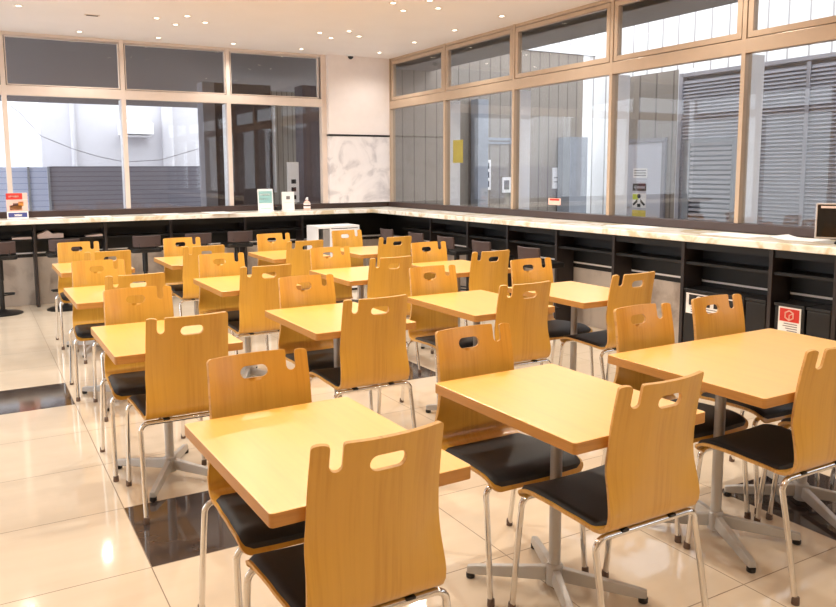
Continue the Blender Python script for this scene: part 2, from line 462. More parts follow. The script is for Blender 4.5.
def outline():
    L = []
    # right side, front corner rounded, going up to the top
    r = .035
    for i in range(7):
        a = -PI / 2 + PI / 2 * i / 6; L.append((.207 - r + r * math.cos(a), r + r * math.sin(a)))
    n = 34
    for i in range(1, n): s = r + (S - .013 - r) * i / n; L.append((halfw(s), s))
    for i in range(6):
        a = PI / 2 * i / 5; L.append((.174 - .013 + .013 * math.cos(a), S - .013 + .013 * math.sin(a)))
    # along the top to the notch on the -x side
    nx, hw, dep = -.117, .015, .072
    for i in range(1, 8): L.append((.15 + (nx + hw + .006 - .15) * i / 8, S))
    L += [(nx + hw + .006, S), (nx + hw + .0015, S - .002), (nx + hw, S - .007)]
    for i in range(7):
        a = -PI * i / 6; L.append((nx + hw * math.cos(a), S - dep + hw + hw * math.sin(a)))
    L += [(nx - hw, S - .012)]
    tw = (.174 - (-nx + hw)) / 2
    for i in range(9):
        a = PI * i / 8; L.append((nx - hw - tw + tw * math.cos(a), S - .012 + .012 * math.sin(a) ** .7 if math.sin(a) > 1e-6 else S - .012))
    for i in range(1, n): s = S - .014 - (S - .014 - r) * i / n; L.append((-halfw(s), s))
    for i in range(7):
        a = PI + PI / 2 * i / 6; L.append((-.207 + r + r * math.cos(a), r + r * math.sin(a)))
    return L
def handle_loop():
    cx, cs, hw, hh = .012, S - .064, .049, .0205
    return [(cx + (hw - hh) * sg + hh * math.cos(a), cs + hh * math.sin(a)) for sg, st in ((1, -90), (-1, 90)) for a in [math.radians(st + 180 * i / 9) for i in range(10)]]
def inside(p, L):
    x, y = p; c = False; n = len(L)
    for i in range(n):
        (x1, y1), (x2, y2) = L[i], L[(i + 1) % n]
        if (y1 > y) != (y2 > y) and x < (x2 - x1) * (y - y1) / (y2 - y1) + x1: c = not c
    return c
def make_shell(parent):
    O = outline(); Hh = handle_loop()
    pts = [Vector(p) for p in O] + [Vector(p) for p in Hh]
    no, nh = len(O), len(Hh)
    edges = [(i, (i + 1) % no) for i in range(no)] + [(no + i, no + (i + 1) % nh) for i in range(nh)]
    st = .0135
    for i in range(int(S / st) + 1):
        for k in range(-13, 14):
            q = (k * .0142, i * st + .004)
            if inside(q, O) and not inside(q, Hh):
                if min((Vector(q) - p).length for p in pts[:no + nh]) > .006: pts.append(Vector(q))
    V, E, F, *_ = delaunay_2d_cdt(pts, edges, [], 0, 1e-6)
    tri = []
    for f in F:
        c = sum((V[i] for i in f), Vector((0, 0))) / len(f)
        if inside(c, O) and not inside(c, Hh): tri.append(list(f))
    th = .0058
    verts = [shell_pt(v.x, v.y, th) for v in V] + [shell_pt(v.x, v.y, -th) for v in V]
    n = len(V)
    faces = [tuple(t) for t in tri] + [tuple(i + n for i in t[::-1]) for t in tri]
    cnt = {}
    for t in tri:
        for i in range(len(t)):
            a, b = t[i], t[(i + 1) % len(t)]
            cnt.setdefault(tuple(sorted((a, b))), []).append((a, b))
    side = [(b[0][1], b[0][0], b[0][0] + n, b[0][1] + n) for b in cnt.values() if len(b) == 1]
    me = bpy.data.meshes.new('seat_shell'); me.from_pydata([tuple(v) for v in verts], [], faces + side)
    me.materials.append(M['ply']); me.materials.append(M['ply_edge'])
    uv = me.uv_layers.new(name='UVMap')
    for p in me.polygons:
        ed = p.index >= len(faces)
        p.material_index = 1 if ed else 0; p.use_smooth = not ed
        for li, vi in zip(p.loop_indices, p.vertices):
            q = V[vi % n]; uv.data[li].uv = (q.x, q.y)
    bm = bmesh.new(); bm.from_mesh(me); bmesh.ops.recalc_face_normals(bm, faces=bm.faces)
    for e in bm.edges:
        if len(e.link_faces) == 2 and e.link_faces[0].material_index != e.link_faces[1].material_index: e.smooth = False
    bm.to_mesh(me); bm.free()
    o = bpy.data.objects.new('seat_shell', me); COL.objects.link(o); o.parent = parent
    b = o.modifiers.new('bevel', 'BEVEL'); b.width = .0022; b.segments = 2; b.limit_method = 'ANGLE'; b.angle_limit = math.radians(50)
    return o
def make_pad(parent):
    m = MB(); nx, ns = 26, 34; s0, s1 = .016, SB - .024
    def d2(x, s, w):
        return min(w - abs(x), s - s0, s1 - s)
    top = []; bot = []
    for j in range(ns + 1):
        s = s0 + (s1 - s0) * j / ns
        for i in range(nx + 1):
            w = halfw(s) - .008
            r = .03; e = max(0, r - min(s - s0, s1 - s)); w -= r - math.sqrt(max(0, r * r - e * e))
            x = -w + 2 * w * i / nx
            d = max(0, min(w - abs(x), s - s0, s1 - s))
            h = .0105 * math.sqrt(max(0, 1 - (1 - min(1, d / .016)) ** 2))
            top.append(shell_pt(x, s, .0062 + h)); bot.append(shell_pt(x, s, .0055))
    b = m.add(top, []); c = m.add(bot, [])
    W = nx + 1
    for j in range(ns):
        for i in range(nx):
            a = j * W + i
            m.f.append((b + a, b + a + 1, b + a + W + 1, b + a + W)); m.mi.append(0)
            m.f.append((c + a + W, c + a + W + 1, c + a + 1, c + a)); m.mi.append(0)
    return m.build('seat_pad', M['pad'], parent, smooth=True)
def arc(c, r, a0, a1, ax, ay, n=6):
    return [Vector(c) + (Vector(ax) * math.cos(a) + Vector(ay) * math.sin(a)) * r for a in [a0 + (a1 - a0) * i / n for i in range(n + 1)]]
def make_chair(label, group):
    t = thing('cafe_chair', label, 'chair', group=group)
    make_shell(t); make_pad(t)
    R = .0105
    for yt, zt, yf, nm in ((.172, .4125, .212, 'front'), (-.172, .4145, -.247, 'rear')):
        zb = zt
        bar = MB(); bar.tube([(-.176, yt, zb), (.176, yt, zb)], R, 12); bar.build('crossbar', M['chrome'], t, smooth=True)
        for sg in (-1, 1):
            top = [Vector((sg * .1755, yt, zb))] + [Vector((sg * (.176 + .034 * math.sin(a)), yt + (yf - yt) * .02, zb - .034 * (1 - math.cos(a)))) for a in [PI / 2 * i / 6 for i in range(1, 7)]]
            lg = MB(); lg.tube(top + [(sg * .2115, yt + (yf - yt) * .33, .27), (sg * .2145, yf - (yf - yt) * .03, .012)], R, 12)
            leg = lg.build('leg', M['chrome'], t, smooth=True)
            cp = MB(); cp.lathe([(.0125, 0), (.0135, .002), (.0125, .026), (.011, .028)], (sg * .2146, yf, 0), 14); cp.build('foot_cap', M['cap'], leg, smooth=True)
    for sg in (-1, 1):
        st = MB(); st.tube([(sg * .12, .172, .4125), (sg * .12, .05, .411), (sg * .12, -.1, .409), (sg * .12, -.172, .4145)], .008, 10)
        st.build('stretcher', M['chrome'], t, smooth=True)
        k = MB(); k.box(sg * .1 - .014, sg * .1 + .014, -.184, -.160, .4185, .4262); k.build('bracket', M['black'], t, bevel=.002)
    return t

CH = [(1, 1, 'far', -4.479, -7.569), (1, 1, 'near', -4.492, -8.04), (1, 2, 'far', -3.604, -7.58), (1, 2, 'near', -3.555, -8.035), (1, 3, 'far', -2.68, -7.573), (1, 4, 'far', -2.178, -7.569),
      (1, 3, 'near', -2.69, -8.035), (1, 4, 'near', -2.18, -8.04),
      (2, 1, 'far', -4.543, -5.787), (2, 1, 'near', -4.503, -6.274), (2, 2, 'far', -3.586, -5.826), (2, 2, 'near', -3.587, -6.275), (2, 3, 'far', -2.711, -5.850), (2, 3, 'near', -2.667, -6.300),
      (2, 4, 'far', -1.909, -5.845), (2, 4, 'near', -1.865, -6.315), (3, 1, 'far', -4.535, -4.266), (3, 1, 'near', -4.444, -4.718), (3, 2, 'far', -3.656, -4.285), (3, 2, 'near', -3.608, -4.735),
      (3, 3, 'far', -2.752, -4.300), (3, 3, 'near', -2.672, -4.75), (3, 4, 'far', -1.83, -4.318), (3, 4, 'near', -1.807, -4.768), (4, 1, 'far', -4.466, -2.58), (4, 1, 'near', -4.368, -3.1),
      (4, 2, 'far', -3.555, -2.639), (4, 2, 'near', -3.588, -3.106), (4, 3, 'far', -2.636, -2.64), (4, 3, 'near', -2.667, -3.126), (4, 4, 'far', -1.824, -2.65), (4, 4, 'near', -1.785, -3.105)]
ROW = {1: 'front row', 2: 'second row', 3: 'third row', 4: 'last row'}
TN = {1: 'leftmost table', 2: 'second table from left', 3: 'third table from left', 4: 'rightmost table'}
def chair_label(r, c, k):
    view = 'seen from behind' if k == 'near' else 'facing the viewer'
    if r == 1 and c >= 3:
        return 'light wood chair %s at the wide front table, its %s half' % (view, 'left' if c == 3 else 'right')
    if r == 1: return 'light wood chair %s at the %s front table' % (view, 'leftmost' if c == 1 else 'middle single')
    return 'light wood chair %s, %s, %s' % (view, ROW[r], TN[c])
proto = None
TY = {1: -7.843, 2: -6.09, 3: -4.555, 4: -2.955}
for r, c, k, x, y in CH:
    T = {(3, 4): -4.59, (4, 4): -3.02, (4, 2): -2.93, (4, 3): -2.935}.get((r, c), TY[r])
    y = min(y, T - .207) if k == 'near' else max(y, T + .270)
    lab = chair_label(r, c, k)
    if proto is None: o = proto = make_chair(lab, 'light wood cafe chairs')
    else: o = copy_tree(proto)
    o.location = (x, y, 0)
    o.rotation_euler = (0, 0, (PI if k == 'far' else 0) + (0 if r == 1 else math.radians(random.uniform(-1.3, 1.3))))
    o['label'] = lab

# ------------------------------------------------------------------ tables
TW, TD, TH, TK = .560, .737, .72, .036
def pedestal(t, ox, oy=.034):
    m = MB(); m.lathe([(.021, .10), (.021, .668)], (ox, oy, 0), 20); m.build('column', M['alu'], t, smooth=True)
    m = MB(); m.bbox((ox, oy, .676), (.26, .26, .014), Matrix.Identity(4)); m.build('top_plate', M['alu'], t)
    m = MB(); m.lathe([(.026, .022), (.031, .026), (.031, .094), (.026, .1), (.022, .1005)], (ox, oy, 0), 20); m.build('hub', M['alu'], t, smooth=True)
    for sx in (-1, 1):
        for sy in (-1, 1):
            d = Matrix.Rotation(math.radians(8), 3, 'Z') @ Vector((sx * .182, sy * .258, 0)); L = d.length; u = d.normalized(); w = Vector((-u.y, u.x, 0))
            l = MB(); vs = []
            for dist, hw, z0, z1 in ((.027, .017, .038, .088), (L - .03, .0155, .019, .052), (L, .0145, .02, .046)):
                c = Vector((ox, oy, 0)) + u * dist
                vs += [c - w * hw + Vector((0, 0, z0)), c + w * hw + Vector((0, 0, z0)), c + w * hw * .75 + Vector((0, 0, z1)), c - w * hw * .75 + Vector((0, 0, z1))]
            fs = [(3, 2, 1, 0), (8, 9, 10, 11)]
            for i in (0, 4):
                for k in range(4): fs.append((i + k, i + (k + 1) % 4, i + 4 + (k + 1) % 4, i + 4 + k))
            l.add(vs, fs); lg = l.build('leg', M['alu'], t, bevel=.004)
            g = MB(); e = Vector((ox, oy, 0)) + u * (L - .012)
            g.lathe([(.013, 0), (.0165, .003), (.0165, .017), (.012, .0195)], e, 14)
            g.build('glide', M['black'], lg, smooth=True)
def make_table(label, loc, width, bases):
    t = thing('cafe_table', label, 'table', loc)
    m = MB(); m.prism(rrect(-width / 2, width / 2, -TD / 2, TD / 2, .012, 4), TH - TK, TH, 0, 1)
    m.build('tabletop', [M['table_edge'], M['table']], t, bevel=.0025)
    for b in bases: pedestal(t, b)
    return t
TB = [(1, 1, -4.477, -7.843, .02), (1, 2, -3.573, -7.844, .015), (2, 1, -4.525, -6.085, .0), (2, 2, -3.610, -6.09, .004), (2, 3, -2.695, -6.10, .0), (2, 4, -1.925, -6.10, .0),
      (3, 1, -4.50, -4.56, .0), (3, 2, -3.622, -4.555, .0), (3, 3, -2.705, -4.555, .0), (3, 4, -1.83, -4.59, .0), (4, 1, -4.432, -2.955, .0), (4, 2, -3.572, -2.93, .0), (4, 3, -2.678, -2.935, .0), (4, 4, -1.86, -3.02, .0)]
tp = None
for r, c, x, y, a in TB:
    lab = 'square beech table, front row, %s' % ('leftmost' if c == 1 else 'middle one') if r == 1 else 'square beech table, %s, %s' % (ROW[r], {1: 'leftmost', 2: 'second from left', 3: 'third from left', 4: 'rightmost'}[c])
    if tp is None: o = tp = make_table(lab, (x, y, 0), TW, (.014,))
    else: o = copy_tree(tp)
    o.location = (x, y, 0); o.rotation_euler = (0, 0, a); o['label'] = lab; o['group'] = 'square beech tables'
make_table('wide beech table on two pedestals at the right of the front row', (-2.47, -7.845, 0), 1.07, (-.237, .333))

# ------------------------------------------------------------------ bar stools under the counters
def make_stool(label, loc, rz):
    t = thing('bar_stool', label, 'stool', loc, rz, group='dark bar stools tucked under the counter')
    m = MB(); m.lathe([(.2, 0), (.2, .008), (.17, .02), (.05, .035), (.03, .05)], n=28); m.build('base', M['black'], t, smooth=True)
    m = MB(); m.lathe([(.024, .05), (.024, .36), (.03, .362), (.03, .59)], n=18); m.build('post', M['black'], t, smooth=True)
    m = MB(); m.tube([(-.024, .0, .2), (-.12, .05, .2), (-.13, .13, .2), (0, .165, .2), (.13, .13, .2), (.12, .05, .2), (.024, 0, .2)], .009, 10); m.build('footrest', M['black'], t, smooth=True)
    m = MB(); m.prism(rrect(-.17, .17, -.16, .17, .05), .592, .64); m.build('seat', M['dark'], t, bevel=.012)
    m = MB()
    n = 10; vs = []
    for i in range(n + 1):
        x = -.155 + .31 * i / n; yb = -.185 + .05 * (x / .155) ** 2
        for y, z in ((yb - .012, .66), (yb + .012, .66), (yb + .0, .79), (yb - .024, .79)): vs.append((x, y, z))
    fs = [(0, 1, 2, 3), tuple(4 * n + k for k in (3, 2, 1, 0))]
    for i in range(n):
        for k in range(4): fs.append((4 * i + k, 4 * i + (k + 1) % 4, 4 * i + 4 + (k + 1) % 4, 4 * i + 4 + k))
    m.add(vs, fs); m.build('backrest', M['stoolback'], t, smooth=True, bevel=.006)
    for sg in (-1, 1):
        m = MB(); m.tube([(sg * .09, -.12, .63), (sg * .09, -.172, .635), (sg * .09, -.176, .70)], .008, 8)
        m.build('back_support', M['black'], t, smooth=True)
    return t
SL = [(-5.06, -.61), (-4.43, -.62), (-3.56, -.62), (-2.97, -.62), (-2.45, -.58)]
SL_lab = ['dark bar stool under the back counter nearest the left end', 'dark bar stool behind the leftmost back table, below the counter', 'dark bar stool with brown back between the two leftmost last row tables',
          'dark bar stool with brown back behind the second last row table', 'dark bar stool between second and third tables of the last row']
SRy = [(-1.40, 'nearest the corner'), (-2.12, 'second from the corner'), (-2.76, 'third from the corner'), (-3.43, 'fourth from the corner'), (-4.19, 'fifth from the corner')]
stool = None
for (x, y), lab in zip(SL, SL_lab):
    if stool is None: o = stool = make_stool(lab, (x, y, 0), 0)
    else: o = copy_tree(stool)
    o.location = (x, y, 0); o.rotation_euler = (0, 0, 0); o['label'] = lab
for y, lab in SRy:
    o = copy_tree(stool); o.location = (-.64, y, 0); o.rotation_euler = (0, 0, -PI / 2)
    o['label'] = 'dark bar stool under the right counter, ' + lab

# ------------------------------------------------------------------ bins with signs under the right counter
def bin_unit(label, y0, y1, sign):
    t = thing('waste_bin', label, 'bin', (0, 0, 0), group='dark waste bins under the right counter')
    m = MB(); m.box(-.355, -.15, y0, y1, .02, .53); m.build('body', M['bin'], t, bevel=.008)
    m = MB(); m.box(-.36, -.145, y0 - .003, y1 + .003, .532, .556); m.build('lid', M['bin'], t, bevel=.006)
    m = MB(); m.box(-.345, -.16, y0 + .02, y1 - .02, 0, .019); m.build('plinth', M['black'], t)
    if sign:
        ya, yb, z0, z1, kind = sign
        s = MB(); s.box(-.3585, -.356, yb, ya, z0, z1); so = s.build('notice', M['paper'], t)
        X = (-.3605, -.3586)
        w = ya - yb; h = z1 - z0
        if kind == 'red':
            q = MB(); q.box(*X, yb + .07 * w, ya - .07 * w, z0 + .44 * h, z1 - .06 * h); q.build('red_panel', M['red'], so)
            q = MB(); c = (yb + .5 * w, z0 + .69 * h); r = .19 * h
            ring = [(c[0] + r * math.cos(PI / 2 + k * PI / 3), c[1] + r * math.sin(PI / 2 + k * PI / 3)) for k in range(6)]
            q.tube([(X[0] - .0006, *p) for p in ring + ring[:1]], .0055, 6); q.tube([(X[0] - .0006, *ring[3]), (X[0] - .0006, *c), (X[0] - .0006, *ring[1])], .004, 6)
            q.build('hexagon_symbol', M['pink'], so)
            q = MB()
            for i, (u, v) in enumerate(((.34, .80), (.25, .86), (.16, .7), (.07, .6))):
                q.box(*X, yb + .14 * w, yb + (.14 + .74 * v) * w, z0 + u * h, z0 + (u + .03) * h)
            q.build('small_print', M['greyink'], so)
        else:
            for f0, f1 in ((.06, .46), (.53, .94)):
                q = MB(); q.box(*X, ya - f1 * w, ya - f0 * w, z0 + .42 * h, z1 - .06 * h); pn = q.build('black_panel', M['ink'], so)
                q = MB(); c = (ya - (f0 + f1) / 2 * w, z0 + .68 * h)
                q.tube([(X[0] - .0008, c[0] + .2 * h * math.cos(a), c[1] + .2 * h * math.sin(a)) for a in [2 * PI * i / 14 for i in range(15)]], .0045, 6)
                q.box(X[0] - .0022, X[0] - .0002, c[0] - .014, c[0] + .014, c[1] - .022, c[1] + .022)
                q.build('symbol', M['paper'], so)
            q = MB()
            for u in (.3, .18, .08): q.box(*X, yb + .1 * w, yb + .9 * w, z0 + u * h, z0 + (u + .04) * h)
            q.build('small_print', M['greyink'], so)
    return t
bin_unit('dark bin with black and white notice behind the wide front table', -6.168, -5.62, (-5.645, -6.14, .36, .522, 'bw'))
bin_unit('narrow dark bin right of the black and white notice bin', -6.345, -6.18, None)
bin_unit('dark bin with red hexagon notice near the right picture edge', -6.640, -6.415, (-6.448, -6.617, .352, .533, 'red'))
bin_unit('dark bin without notice right of the red notice bin', -6.822, -6.655, None)

# ------------------------------------------------------------------ things on the counter
def card(name, label, cat, x, y, w, h, face, lean=.10, z=ZTOP + .001, rz=0, acrylic=False):
    t = thing(name, label, cat, (x, y, z), rz)
    m = MB(); ln = lean * h
    m.prism([(-.002, 0), (.002, 0), (ln + .002, h), (ln - .002, h)], -w / 2, w / 2, axes='yzx'); m.build('panel', M['paper'] if not acrylic else M['white'], t)
    m = MB(); m.box(-w / 2, w / 2, -.005, .075, 0, .004); m.build('foot', M['white'], t)
    m = MB(); m.prism([(ln - .003, h - .004), (ln + .002, h - .004), (.075, .004), (.07, .004)], -w * .3, w * .3, axes='yzx'); m.build('rear_stay', M['white'], t)
    for nm, x0, x1, z0, z1, mat in face:
        q = MB(); d = -.0035
        pts = [(x0 * w, z0), (x1 * w, z0), (x1 * w, z1), (x0 * w, z1)]
        vs = []
        for dd in (d, -.0021):
            for px, pz in pts: vs.append((px, ln * pz + dd, pz * h))
        q.add(vs, [(0, 1, 2, 3), (7, 6, 5, 4), (0, 1, 5, 4), (1, 2, 6, 5), (2, 3, 7, 6), (3, 0, 4, 7)])
        q.build(nm, M[mat], t)
    return t
card('menu_card', 'red and navy food menu card standing on the back counter', 'menu card', -4.838, -.24, .215, .285,
     [('header', -.5, .26, .74, .99, 'red'), ('header_corner', .26, .5, .74, .99, 'pink'), ('picture', -.5, .5, .27, .73, 'pink'), ('dish', -.36, .22, .32, .52, 'orange'), ('bowl', -.2, .05, .5, .6, 'brown'), ('garnish', .05, .3, .48, .66, 'orange'),
      ('price_band', -.44, .44, .05, .23, 'blue'), ('price', -.16, .2, .09, .17, 'paper'), ('title', -.38, .1, .83, .9, 'pink')])
card('leaflet_stand', 'pale teal leaflet stand on the back counter near the pillar', 'leaflet stand', -1.965, -.30, .205, .285,
     [('print', -.44, .44, .36, .9, 'teal'), ('lower_print', -.44, .44, .2, .35, 'tealpale'), ('line', -.35, .35, .1, .13, 'teal'), ('title', -.36, .3, .7, .78, 'tealpale'), ('subtitle', -.36, .1, .52, .57, 'tealpale')], lean=.06)
card('notice_stand', 'plain white notice stand on the back counter, right of the teal leaflets', 'notice', -1.60, -.15, .175, .24,
     [('symbol', -.14, .16, .58, .76, 'greyink'), ('line', -.3, .3, .4, .42, 'pinkpaper')], lean=.05)
t = thing('pump_bottle', 'small white and pink bottle on the back counter beside the pillar', 'bottle', (-1.415, -.35, ZTOP + .001))
m = MB(); m.lathe([(.04, 0), (.046, .006), (.046, .09), (.03, .115), (.016, .122), (.016, .135)]); m.build('body', M['pink'], t, smooth=True)
m = MB(); m.lathe([(.0468, .03), (.0468, .085)]); m.build('wrap', M['paper'], t, smooth=True)
m = MB(); m.lathe([(.02, .135), (.02, .15), (.008, .153), (.008, .168)]); m.tube([(0, 0, .165), (0, -.035, .163)], .006); m.build('pump', M['white'], t, smooth=True)
m = MB(); m.lathe([(.047, .05), (.0472, .052), (.0472, .068), (.047, .07)], n=24); m.build('stripe', M['brown'], t)
box_obj('black_box', (-1.80, -1.735, -.25, -.17, ZTOP + .001, ZTOP + .055), M['black'], label='tiny black box on the counter between teal leaflets and white notice', cat='box', bevel=.004)
# small screen at the right end
t = thing('small_monitor', 'small silver framed dark screen on the right counter', 'monitor', (-.29, -6.885, ZTOP + .001), math.radians(-62))
m = MB(); m.box(-.21, .21, -.012, .02, .03, .265); m.build('casing', M['silver'], t, bevel=.006)
m = MB(); m.box(-.198, .198, -.0145, -.0125, .042, .255); m.build('screen', M['screen'], t)
m = MB(); m.box(-.18, -.02, -.0155, -.0146, .232, .247); m.build('label_strip', M['pinkpaper'], t)
m = MB(); m.box(-.09, .09, -.06, .06, 0, .014); m.box(-.02, .02, 0, .016, .014, .05); m.build('foot', M['black'], t, bevel=.004)
# paper sheets
def sheet(label, x, y, w, d, rz, curl=0):
    t = MB(); n = 8; vs = []
    for i in range(n + 1):
        u = i / n
        for v in (0, 1):
            vs.append(((v - .5) * d, (u - .5) * w, .0015 + curl * max(0, u - .6) ** 2))
    fs = [(2 * i, 2 * i + 1, 2 * i + 3, 2 * i + 2) for i in range(n)]
    b = t.add(vs, fs); top = t.add([(p[0], p[1], p[2] + .0012) for p in vs], [f[::-1] for f in fs])
    k = 2 * (n + 1)
    for i in range(n):
        t.f.append((2 * i, 2 * i + 2, k + 2 * i + 2, k + 2 * i)); t.mi.append(0); t.f.append((2 * i + 1, 2 * i + 3, k + 2 * i + 3, k + 2 * i + 1)); t.mi.append(0)
    t.f.append((0, 1, k + 1, k)); t.mi.append(0); t.f.append((2 * n, 2 * n + 1, k + 2 * n + 1, k + 2 * n)); t.mi.append(0)
    o = t.build('paper_sheet', M['paper']); o.location = (x, y, ZTOP); o.rotation_euler = (0, 0, rz)
    return tag(o, label, 'paper', 'white paper sheets on the counter')
sheet('white paper with lifted edge on the right counter beside the small screen', -.24, -6.50, .30, .25, .1, .12)
sheet('white paper flat on the right counter, above the bins', -.28, -6.02, .42, .30, -.05)
sheet('white paper flat on the right counter, opposite the second table row', -.25, -4.95, .42, .28, .02)
sheet('white paper on the back counter, right of the food menu card', -4.52, -.33, .28, .36, PI / 2 + .05)
sheet('white paper on the back counter above the leftmost back chair', -4.02, -.36, .28, .3, PI / 2 - .04)
sheet('white paper on the back counter above the second back chair', -3.22, -.34, .3, .36, PI / 2 + .02)
sheet('white paper on the back counter left of the teal leaflets', -2.6, -.35, .3, .6, PI / 2)
# papers on the shelf
def stack(label, x0, x1, hs):
    t = MB(); n = len(hs); w = (x1 - x0) / (n - 1)
    for i in range(n - 1):
        vs = [(x0 + i * w, -.33, 0), (x0 + (i + 1) * w, -.33, 0), (x0 + (i + 1) * w, -.16, 0), (x0 + i * w, -.16, 0), (x0 + i * w, -.33, hs[i]), (x0 + (i + 1) * w, -.33, hs[i + 1]), (x0 + (i + 1) * w, -.16, hs[i + 1]), (x0 + i * w, -.16, hs[i])]
        t.add(vs, [(3, 2, 1, 0), (4, 5, 6, 7), (0, 1, 5, 4), (2, 3, 7, 6)] + ([(3, 0, 4, 7)] if i == 0 else []) + ([(1, 2, 6, 5)] if i == n - 2 else []))
    o = t.build('paper_stack', M['pinkpaper']); o.location = (0, 0, .771)
    return tag(o, label, 'paper stack', 'papers on the shelf under the back counter')
stack('low pale paper stack on the shelf left of a counter divider', -4.915, -4.72, [.022, .025, .022])
stack('curling pale pink papers on the shelf above the leftmost back chair', -4.66, -4.39, [.05, .065, .09, .05, .055, .05])
stack('thin white papers on the shelf right of the leftmost back chair', -4.15, -3.97, [.012, .02, .026])

# white cabinet in front of the corner units
t = thing('white_cabinet', 'low white open sided cabinet standing before the corner counter', 'cabinet', (-1.30, -.92, 0))
W = .29
m = MB(); m.box(-W, W, -.17, .17, .80, .83); m.build('top', M['white'], t, bevel=.003)
for x in (-W, -.12, W - .018):
    m = MB(); m.box(x, x + .018, -.17, .17, .03, .799); m.build('side_panel', M['white'], t)
m = MB(); m.box(-W + .019, W - .019, .15, .168, .03, .799); m.build('back_panel', M['black'], t)
m = MB(); m.box(-.101, W - .02, -.168, -.15, .03, .79); m.build('door', M['white'], t, bevel=.003)
m = MB(); m.box(-W + .08, -.122, -.166, -.15, .03, .79); m.build('grey_door', M['silver'], t, bevel=.003)
m = MB(); m.box(-W + .02, W - .02, -.15, .15, 0, .029); m.build('plinth', M['black'], t)

# ------------------------------------------------------------------ ceiling fittings
def make_light():
    t = thing('ceiling_downlight', 'x', 'ceiling light', (0, 0, ZC), group='small recessed ceiling downlights')
    m = MB(); n = 24; prof = [(.024, -.0035), (.046, -.0035), (.048, 0), (.024, 0)]
    b = len(m.v)
    for r, z in prof:
        for k in range(n): m.v.append((r * math.cos(2 * PI * k / n), r * math.sin(2 * PI * k / n), z - .0005))
    for i in range(4):
        for k in range(n): m.f.append((b + i * n + k, b + i * n + (k + 1) % n, b + (i + 1) % 4 * n + (k + 1) % n, b + (i + 1) % 4 * n + k)); m.mi.append(0)
    m.build('trim_ring', M['lamp_rim'], t, smooth=True)
    m = MB(); m.lathe([(.0235, -.003), (.0235, -.0008)], n=20); m.build('lens', M['lamp'], t)
    return t
LW = 50
def spot(x, y, w, r=.04, ang=150, col=(1, .89, .73)):
    d = bpy.data.lights.new('downlight_lamp', 'SPOT'); d.energy = w; d.color = col; d.spot_size = math.radians(ang); d.spot_blend = .8; d.shadow_soft_size = r
    o = bpy.data.objects.new('downlight_lamp', d); COL.objects.link(o); o.location = (x, y, ZC - .03); return o
dl = None
def put_light(x, y, lab):
    global dl
    if dl is None: o = dl = make_light()
    else: o = copy_tree(dl)
    o.location = (x, y, ZC); o['label'] = lab
    return o
for i, x in enumerate((-6.83, -5.03, -3.26, -1.45)):
    for j, y in enumerate((-1.53, -3.27, -5.01, -6.75, -8.49, -10.23, -11.97)):
        if j < 2 and i > 0:
            col = {1: 'leftmost', 2: 'middle', 3: 'right'}[i]; rw = 'far' if j == 0 else 'nearer'
            for dx, dy, q in ((.25, 0, 'right'), (-.25, 0, 'left'), (0, .25, 'far'), (0, -.25, 'near')):
                if j == 1 and i != 3: continue
                if i == 1 and q != 'right': continue
                put_light(x + dx, y + dy, 'small ceiling downlight, %s one of the %s %s cluster' % (q, rw, col))
        spot(x, y, LW * (1.8, 2.2, 2.4, 2.2, .95, .7, .6)[j], col=((1, .96, .88), (1, .96, .88), (1, .95, .84), (1, .91, .77), (1, .89, .73), (1, .89, .73), (1, .89, .73))[j])
for x, q in ((-4.11, 'left of the first back mullion'), (-3.25, 'above the second back pane'), (-2.35, 'above the third back mullion'), (-1.455, 'left of the corner pillar')):
    put_light(x, -.37, 'lone ceiling downlight by the back windows, ' + q)
for y, q in ((-.55, 'beside the corner pillar'), (-1.47, 'second from the corner'), (-2.375, 'third from the corner'), (-3.249, 'fourth from the corner')):
    put_light(-.418, y, 'lone ceiling downlight along the right windows, ' + q)
for x in (-6.0, -4.11, -2.35): spot(x, -.42, 34, col=(1, .95, .88))
for y in (-.75, -2.4, -4.1, -5.8): spot(-.42, y, 34, col=(1, .95, .88))
t = thing('ceiling_vent', 'small dark slot vent in the ceiling near the back left window', 'vent', (-4.11, -1.385, ZC))
m = MB(); m.box(-.07, .07, -.03, .03, -.006, -.0005); m.build('frame', M['tan'], t)
m = MB(); m.box(-.055, .055, -.018, .018, -.0085, -.0062); m.build('slot', M['gap'], t)
t = thing('ceiling_dome_camera', 'dark dome camera on the ceiling above the corner pillar', 'camera', (-.675, -.20, ZC))
m = MB(); m.lathe([(.035, -.022), (.055, -.016), (.06, -.0005)]); m.build('collar', M['white'], t, smooth=True)
m = MB(); m.lathe([(.002, -.06), (.022, -.053), (.036, -.036), (.038, -.0225)]); m.build('dome', M['black'], t, smooth=True)

# ------------------------------------------------------------------ outside, back side
struct('ground', (-16, 14, -16, 16, OUTZ - .1, OUTZ), M['asphalt'])
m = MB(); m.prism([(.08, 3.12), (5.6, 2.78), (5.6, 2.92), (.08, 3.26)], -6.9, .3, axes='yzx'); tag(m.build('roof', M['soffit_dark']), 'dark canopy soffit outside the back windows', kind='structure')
struct('wall_outside_white', (-3.92, -.3, 8.0, 8.3, OUTZ, 5.5), M['ext_white'], 'white building across the yard behind the back windows')
struct('wall_outside_bright', (-12, -3.0, 10.0, 10.2, OUTZ, 6), M['ext_bright'])
def pipe(x, y, r, label):
    m = MB(); m.tube([(x, y, OUTZ), (x, y, 5)], r, 12); tag(m.build('drain_pipe', M['ext_white'], smooth=True), label, 'pipe', 'drain pipes on the white building')
pipe(-3.30, 7.92, .05, 'white drain pipe on the white building, left of the wall hood')
pipe(-1.35, 7.86, .12, 'thick white drain pipe on the white building, right of the wall hood')
t = thing('wall_hood', 'white box hood on the white building outside', 'hood', (-2.05, 7.99, 2.32))
